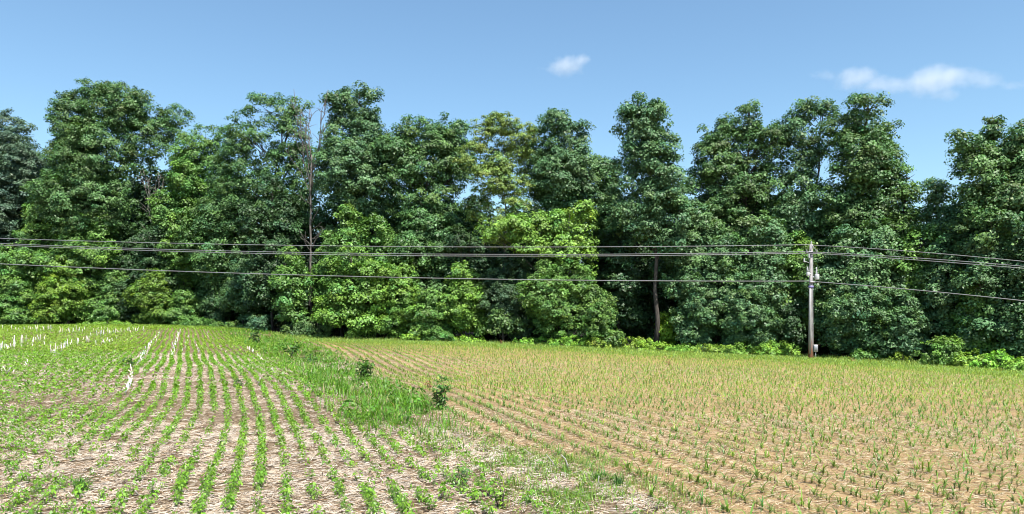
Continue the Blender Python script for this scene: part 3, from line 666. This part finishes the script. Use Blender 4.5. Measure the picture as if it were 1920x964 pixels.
# foreground mat of fine pale grass lower middle
G = []
x, y, z, px, py = scatter(90000, 9, 16, 700, 1400); e = noise(x, y, .9, 55); m_ = np.exp(-((px-1120-(py-940)*1.6)/120)**2)
k = rng.random(len(x)) < m_*np.clip((e-.35)*2.2, 0, 1)*np.clip((py-800)/80, 0, 1)
G.append(grass(x[k], y[k], z[k], rng.uniform(.06,.17,k.sum()), rng.uniform(.006,.012,k.sum()), (.16,.27,.045), .14))
stuff('fine_grass', 'sparse fine pale grass at the near end of the strip', 'grass', G, M_grass)

# ------------------------------------------------------------------ straw litter
def straw(n, y0, y1, x0, x1, side):
    x, y, z, px, py = scatter(n, y0, y1, x0, x1); sl, sr = strip(px, py)
    k = (px < sr) if side == 'l' else (px >= sr-30)
    e = noise(x+.34*y*0, y, .7, 61); 
    if side == 'r': u = x+.34*y; band = lattice(u/.62, y/9., 71); k &= rng.random(n) < .25+.9*np.clip((band-.35)*2, 0, 1)*.7+np.clip(1-(px-sr)/260, 0, 1)*.35
    else: k &= rng.random(n) < np.clip((noise(x, y, .45, 63)-.3)*2.6, .12, 1)
    x, y, z = x[k], y[k], z[k]; n = len(x)
    a = np.where(rng.random(n) < .6, rng.normal(.1,.5,n), rng.uniform(0,6.28,n)); L = rng.uniform(.04,.2,n)*rng.uniform(.5,1,n)*(1+y/80)*(1 if side == 'l' else .75); w = rng.uniform(.003,.009,n)*(1+y/36)*(1 if side == 'l' else .85)
    D = np.stack([np.cos(a), np.sin(a), rng.normal(.04,.16,n)], 1); W = np.stack([-np.sin(a), np.cos(a), np.zeros(n)], 1)
    c = np.stack([x, y, z+rng.uniform(.012,.05,n)+L*.5*np.abs(D[:,2])], 1); U = np.array([0,0,1.])
    V = np.stack([c-D*L[:,None]/2-W*w[:,None]/2, c+D*L[:,None]/2-W*w[:,None]/2, c+D*L[:,None]/2+U*w[:,None]*.4, c-D*L[:,None]/2+U*w[:,None]*.4, c+D*L[:,None]/2+W*w[:,None]/2, c-D*L[:,None]/2+W*w[:,None]/2], 1)
    f = np.array([[0,1,2,3],[3,2,4,5]]); Fq = (np.arange(n)[:,None,None]*6+f[None]).reshape(-1,4)
    pal = np.array([(.46,.385,.30),(.38,.285,.19),(.22,.13,.065),(.06,.038,.022),(.54,.485,.415)]); pr = [.32,.2,.12,.16,.2] if side == 'l' else [.24,.24,.16,.24,.12]  # dark brown residue, weighted up on the right to paint in small shadows
    pal = pal if side == 'l' else pal*np.array([1.,.96,.82])
    cc = pal[rng.choice(5, n, p=pr)]*np.exp(rng.normal(0,.15,(n,1)))
    return V.reshape(-1,3), Fq, np.repeat(np.clip(cc,0,.9), 6, 0)
stuff('straw_litter', 'pale straw and shredded stalks lying over the left field', 'straw', [straw(150000, 8.5, 18, -80, 1300, 'l'), straw(110000, 18, 42, -80, 900, 'l')], M_straw)
stuff('stalk_residue', 'scattered tan stalk residue on the orange soil of the right field', 'straw', [straw(110000, 8.5, 22, 700, 2000, 'r'), straw(90000, 22, 50, 600, 2000, 'r')], M_straw)

# ------------------------------------------------------------------ standing stubble
sm = []
for v in range(8):
    g = Geo(); lx, ly = rng.normal(0,.12,2); g.tube([(0,0,-.03),(lx*.3,ly*.3,.4),(lx,ly,1.)], [.05,.042,.03], 6, C=vary((.55,.51,.48),1)[0])
    if v % 2: g.tube([(lx*.6,ly*.6,.62),(lx+.25,ly,.66),(lx+.42,ly,.45)], [.03,.03,.008], 4, C=(.34,.29,.24))
    sm.append(g.mesh('stubble_stalk', M_straw, True))
stub = []
def line(x0, y0, x1, y1, n, h, hj=.35, jx=2, jy=1.5):
    for t in np.linspace(0,1,n): stub.append((x0+(x1-x0)*t+rng.normal(0,jx), y0+(y1-y0)*t+rng.normal(0,jy), h*rng.uniform(1-hj,1+hj)))
line(-4,660,24,655,12,12); line(26,653,46,646,7,17); line(60,645,84,641,8,11); line(97,666,131,652,18,13,.5); line(136,649,152,646,6,9)
line(157,645,168,641,6,12); line(186,650,216,640,10,9); line(40,652,95,650,6,7); line(5,622,60,622,8,8); line(64,622,96,621,12,9); line(110,625,160,622,14,9); line(170,620,215,619,8,6); line(176,634,214,626,12,8); line(222,625,272,622,16,7)
line(262,682,275,662,14,9,.3,1.2); line(275,662,285,645,13,8,.3,1); line(285,645,300,628,12,6,.3,1); line(234,740,245,720,10,10,.4,1.5); line(244,720,248,700,9,12,.4,1)
line(322,670,328,652,12,9,.3,1); line(328,652,336,626,16,8,.3,.8); line(345,660,352,632,8,5,.3,1); line(365,640,376,670,8,5,.3,1)
line(464,656,476,662,8,7); line(484,674,494,680,7,8); line(498,684,502,690,4,7); line(508,692,514,700,4,6); line(405,652,425,664,6,5); line(0,700,20,704,3,9); line(48,690,52,686,3,9); line(386,625,392,632,4,5)
for px, py, h in stub[:300]:
    p = place(px, py); s = h*p[1]/F*1.1
    o = link('stubble_stalk', sm[int(rng.integers(8))], None, p); o.rotation_euler = (rng.normal(0,.08), rng.normal(0,.08), rng.uniform(0,6.28)); o.scale = (.46,.46,max(.12,s))
    tag(o, 'bleached white cut stalk standing among green rows of the left field', 'stalk', 'standing stubble in the left field')

# ------------------------------------------------------------------ single weeds, saplings, sticks
def weed(name, cat, label, px, py, h, w, n, leaf, c, stems=3, lw=.4, seedtop=False, group=None, leafcap=.5):
    p = place(px, py); s = p[1]/F; h *= s; w *= s; root = empty(name, p); tag(root, label, cat, group)
    g = Geo(); P, T_ = [], []
    for k in range(stems):
        a = rng.uniform(0,6.28); q = np.array([math.cos(a)*w*.35*(k > 0), math.sin(a)*w*.35*(k > 0), h*(1 if k == 0 else rng.uniform(.55,.95))]); pts = limb(g, (math.cos(a)*.02,math.sin(a)*.02,-.03), q, .012+.008*h, .004, 7, .12, 5)
        m = n//stems; t = rng.random(m)**.8*.92+.08; P.append(np.stack([np.interp(t, np.linspace(0,1,7), pts[:,i]) for i in range(3)], 1)); 
        b = rng.uniform(0,6.28,m); T_.append(np.stack([np.cos(b), np.sin(b), rng.normal(.25,.35,m)], 1))
    P = np.concatenate(P); T_ = np.concatenate(T_); sz = leaf*rng.uniform(.6,1.25,len(P)); T_ = unit(T_)
    spread = (w*.5*rng.uniform(.15,leafcap*1.4,len(P)))[:,None]
    Nn = np.array([0,0,1.])+rng.normal(0,.35,(len(P),3))
    V, Fq = leaf_quads(P+T_*(sz[:,None]*.5+spread*.4), Nn, sz, lw, .12, .22, T_)
    C = np.repeat(vary(c, len(P), .2, .12), 4, 0)
    link('leaves', mesh('leaves', V, Fq, M_leaf, C), root); link('stem', g.mesh('stem', M_bark, True), root)
    return root
weed('sapling', 'sapling', 'tall dark leafed sapling at the edge of the corn, the bigger and nearer of two', 827, 771, 64, 36, 280, .16, (.075,.18,.03), 5, .42)
weed('sapling', 'sapling', 'bushy green sapling farther up the corn edge, the smaller of two', 682, 716, 44, 46, 260, .17, (.085,.195,.03), 7, .45)
weed('leafy_weed', 'weed', 'yellow green broadleaf weed standing alone in the lower middle foreground', 938, 952, 42, 34, 60, .085, (.16,.29,.03), 4, .55)
weed('leafy_weed', 'weed', 'dark green weed clump beside the white stubble lane in the left field', 241, 692, 18, 26, 60, .2, (.04,.11,.02), 5, .4)
weed('leafy_weed', 'weed', 'dark green weed clump right of the straightest bean rows', 448, 728, 18, 22, 50, .15, (.045,.115,.022), 5, .4)
weed('leafy_weed', 'weed', 'spreading green weed at the lower middle beside the fine grass', 860, 915, 36, 50, 70, .1, (.09,.19,.04), 5, .4)
weed('leafy_weed', 'weed', 'bushy weed at the head of the grass band near the field corner', 545, 668, 26, 34, 70, .26, (.06,.15,.025), 6, .5)
weed('leafy_weed', 'weed', 'bushy weed on the right shoulder of the grass band above the small sapling', 582, 682, 20, 30, 60, .2, (.06,.15,.025), 6, .5)
weed('leafy_weed', 'weed', 'dark shrubby weed at the very top of the grass band', 480, 648, 28, 24, 70, .28, (.045,.115,.025), 6, .55)
for px, py, lab in ((505,634,'rusty brown dead weed at the corner of the right field'),(938,648,'rusty brown dead weed below the slim young tree'),(1255,686,'rusty brown dead weed lone in the middle of the right field'),(1600,680,'rusty brown dead weed right of the utility pole'),(802,728,'red brown dead weed left of the bigger sapling')):
    weed('dead_weed', 'weed', lab, px, py, 10, 12, 40, .14, (.26,.115,.05), 4, .4)
p = place(150, 925)
def tuft(label, px, py, hpx, n, c, w=.01):
    p = place(px, py); h = hpx*p[1]/F; a = rng.uniform(0,6.28,n); r = h*.22*np.sqrt(rng.random(n)); 
    V, Fq, C = grass(np.cos(a)*r, np.sin(a)*r, np.zeros(n), h*rng.uniform(.5,1.1,n), np.full(n, w)*rng.uniform(.7,1.3,n), c, .1, (.2,.9), 3)
    tag(link('grass_tuft', mesh('grass_tuft', V, Fq, M_grass, C), None, p), label, 'grass tuft')
tuft('dark spiky grass tuft in the lower left foreground', 152, 925, 44, 130, (.06,.15,.03))
tuft('dark grass tuft at the right tip of the tall grass band', 1160, 915, 36, 70, (.055,.14,.03))
tuft('upright grass tuft below the nearest bent white stalk', 1120, 905, 34, 60, (.07,.17,.03))
def stick(label, pts, r):
    ws = [place(px, max(py, 0)) for px, py, hh in pts]; b = ws[0]
    P = []
    for (px, py, hh), q in zip(pts, ws): 
        Y = b[1]; P.append(((px-CX)*Y/F-b[0], rng.normal(0,.02), hh*Y/F+.02))
    g = Geo(); g.tube(P, np.linspace(r, r*.7, len(P)), 6, C=(.36,.33,.30)); tag(link('dry_stalk', g.mesh('dry_stalk', M_straw, True), None, b), label, 'stalk', 'dry stalks lying about the foreground')
stick('curved pale dry stalk at the corn edge, bent like a hook', [(1066,884,-1),(1064,872,10),(1060,860,21),(1052,853,29)], .013)
stick('straight pale dry stalk leaning left of the hooked one', [(1044,882,0),(1034,866,15),(1024,852,28)], .009)
stick('thin pale dry stalk left of the leaning straight stalk', [(1003,860,0),(992,852,8),(982,843,16)], .007)
stick('short pale stalk standing right above the fine grass', [(1123,912,-1),(1122,902,9),(1123,894,17)], .013)
stick('pale stalk standing slanted in the bean rows at lower middle', [(613,842,0),(618,830,12),(624,815,26)], .011)
stick('pale stalk standing alone at the left border', [(12,706,0),(16,700,8),(21,692,16)], .03)
stick('pale forked stalk upright in the beans near the grass band', [(484,724,0),(486,716,8),(488,708,15)], .03)

# ------------------------------------------------------------------ clouds (real vapour far beyond the wood)
def cloud(label, lobes, dens, name='cloud'):
    D = 3000.0; s = D/F
    xs = [l[0] for l in lobes]; cx = (min(l[0]-l[2] for l in lobes)+max(l[0]+l[2] for l in lobes))/2; cy = sum(l[1] for l in lobes)/len(lobes)
    hw = max(l[0]+l[2] for l in lobes)-cx; hh = max(max(abs(l[1]-cy)+l[3] for l in lobes), 1)
    g = Geo(); sx, sz = hw*s*1.25, hh*s*1.35; sy = min(sx, sz*1.6)
    g.box((0,0,0), (2*sx,2*sy,2*sz), 1.0)
    m, nt, out = nodes('cloud_vapour'); L = nt.links.new
    tc = N_(nt, 'ShaderNodeTexCoord'); tot = None
    nzv = N_(nt, 'ShaderNodeTexNoise', i_Scale=1/(hh*s*.8), i_Detail=6., i_Roughness=.65); L(tc.outputs['Object'], nzv.inputs['Vector'])
    for (lx, ly, rx, ry, a) in lobes:
        mp = N_(nt, 'ShaderNodeMapping', vector_type='POINT'); mp.inputs['Location'].default_value = (-(lx-cx)/rx, 0, (ly-cy)/ry); mp.inputs['Scale'].default_value = (1/(rx*s), 1/(min(rx,ry*1.5)*s), 1/(ry*s)); L(tc.outputs['Object'], mp.inputs[0])
        ln = N_(nt, 'ShaderNodeVectorMath', operation='LENGTH'); L(mp.outputs[0], ln.inputs[0])
        mr = N_(nt, 'ShaderNodeMapRange'); mr.inputs[1].default_value = 1.0; mr.inputs[2].default_value = .0; mr.inputs[3].default_value = 0; mr.inputs[4].default_value = a; L(ln.outputs['Value'], mr.inputs[0])
        if tot is None: tot = mr.outputs[0]
        else:
            q = N_(nt, 'ShaderNodeMath', operation='MAXIMUM'); L(tot, q.inputs[0]); L(mr.outputs[0], q.inputs[1]); tot = q.outputs[0]
    q = N_(nt, 'ShaderNodeMath', operation='MULTIPLY_ADD'); L(nzv.outputs[0], q.inputs[0]); q.inputs[1].default_value = 2.2; q.inputs[2].default_value = -1.1
    q1 = N_(nt, 'ShaderNodeMath', operation='MULTIPLY'); L(q.outputs[0], q1.inputs[0]); q1.inputs[1].default_value = .8
    q2 = N_(nt, 'ShaderNodeMath', operation='ADD'); L(q1.outputs[0], q2.inputs[0]); L(tot, q2.inputs[1])
    mk = N_(nt, 'ShaderNodeMath', operation='MULTIPLY', use_clamp=True); L(tot, mk.inputs[0]); mk.inputs[1].default_value = 4.
    r = N_(nt, 'ShaderNodeMapRange'); r.inputs[1].default_value = .18; r.inputs[2].default_value = .9; r.inputs[4].default_value = dens; L(q2.outputs[0], r.inputs[0])
    fin = N_(nt, 'ShaderNodeMath', operation='MULTIPLY'); L(r.outputs[0], fin.inputs[0]); L(mk.outputs[0], fin.inputs[1])
    v = N_(nt, 'ShaderNodeVolumePrincipled', i_Anisotropy=.1); v.inputs['Color'].default_value = (1,1,1,1); L(fin.outputs[0], v.inputs['Density']); L(v.outputs[0], out.inputs['Volume'])
    m.cycles.volume_step_rate = 1.0
    o = link(name, g.mesh(name, m), None, ((cx-CX)*s, D, H-(cy-HY)*s)); tag(o, label, 'cloud')
cloud('single small white puff cloud over the middle of the wood', [(1062,124,46,24,.95),(1090,113,24,16,.8),(1035,130,36,12,.5)], .009)
cloud('long white cloud with two swellings at the upper right', [(1605,147,52,28,.95),(1665,158,90,22,.85),(1745,152,60,38,1.),(1790,148,60,28,.85),(1850,150,40,22,.7),(1770,175,50,22,.6),(1548,140,44,15,.6),(1880,158,60,14,.55)], .007)

# ------------------------------------------------------------------ light, sky, camera
SUN_EL, SUN_AZ = 60.0, 150.0         # azimuth clockwise from +y (view direction): behind the camera, to the right
w = bpy.data.worlds.new('World'); scene.world = w; w.use_nodes = True; nt = w.node_tree; nt.nodes.clear()
out = nt.nodes.new('ShaderNodeOutputWorld'); bg = nt.nodes.new('ShaderNodeBackground'); st = nt.nodes.new('ShaderNodeTexSky')
st.sky_type = 'NISHITA'; st.sun_disc = False; st.sun_elevation = R(SUN_EL); st.sun_rotation = R(SUN_AZ); st.air_density = 1.0; st.dust_density = 1.0; st.ozone_density = 2.0; st.altitude = 100
bg.inputs[1].default_value = .112; tw = nt.nodes.new('ShaderNodeMix'); tw.data_type = 'RGBA'; tw.blend_type = 'MULTIPLY'; tw.inputs['Factor'].default_value = 1; tw.inputs[7].default_value = (.86,1,.99,1)
nt.links.new(st.outputs[0], tw.inputs[6]); nt.links.new(tw.outputs[2], bg.inputs[0]); nt.links.new(bg.outputs[0], out.inputs[0])
sun = bpy.data.lights.new('sun', 'SUN'); sun.energy = 5.0; sun.angle = R(.53); sun.color = (1,.95,.87)
so = bpy.data.objects.new('sun', sun); COL.objects.link(so); so.location = (20,-20,40)
az, el = R(SUN_AZ), R(SUN_EL)
from mathutils import Vector
so.rotation_euler = Vector((math.sin(az)*math.cos(el), math.cos(az)*math.cos(el), math.sin(el))).to_track_quat('Z', 'Y').to_euler()
cam = bpy.data.cameras.new('camera'); co = bpy.data.objects.new('camera', cam); COL.objects.link(co); scene.camera = co
co.location = (0,0,H); co.rotation_euler = (R(90),0,0); cam.sensor_width = 36; cam.lens = F/1920*36; cam.shift_y = (HY-482)/1920; cam.clip_start = .1; cam.clip_end = 20000
vs = scene.view_settings; scene.display_settings.display_device = 'sRGB'; vs.view_transform = 'Standard'; vs.look = 'None'; vs.gamma = 1; vs.use_curve_mapping = False; vs.exposure = .9
cy = scene.cycles; cy.max_bounces = 7; cy.filter_width = 1.0; cy.diffuse_bounces = 1; cy.glossy_bounces = 2; cy.transmission_bounces = 3; cy.transparent_max_bounces = 4; cy.volume_bounces = 3; cy.use_denoising = True; cy.volume_max_steps = 128
try: cy.denoiser = 'OPENIMAGEDENOISE'
except Exception: pass
cy.use_adaptive_sampling = True; cy.adaptive_threshold = .02; cy.sample_clamp_indirect = 6; cy.caustics_reflective = False; cy.caustics_refractive = False
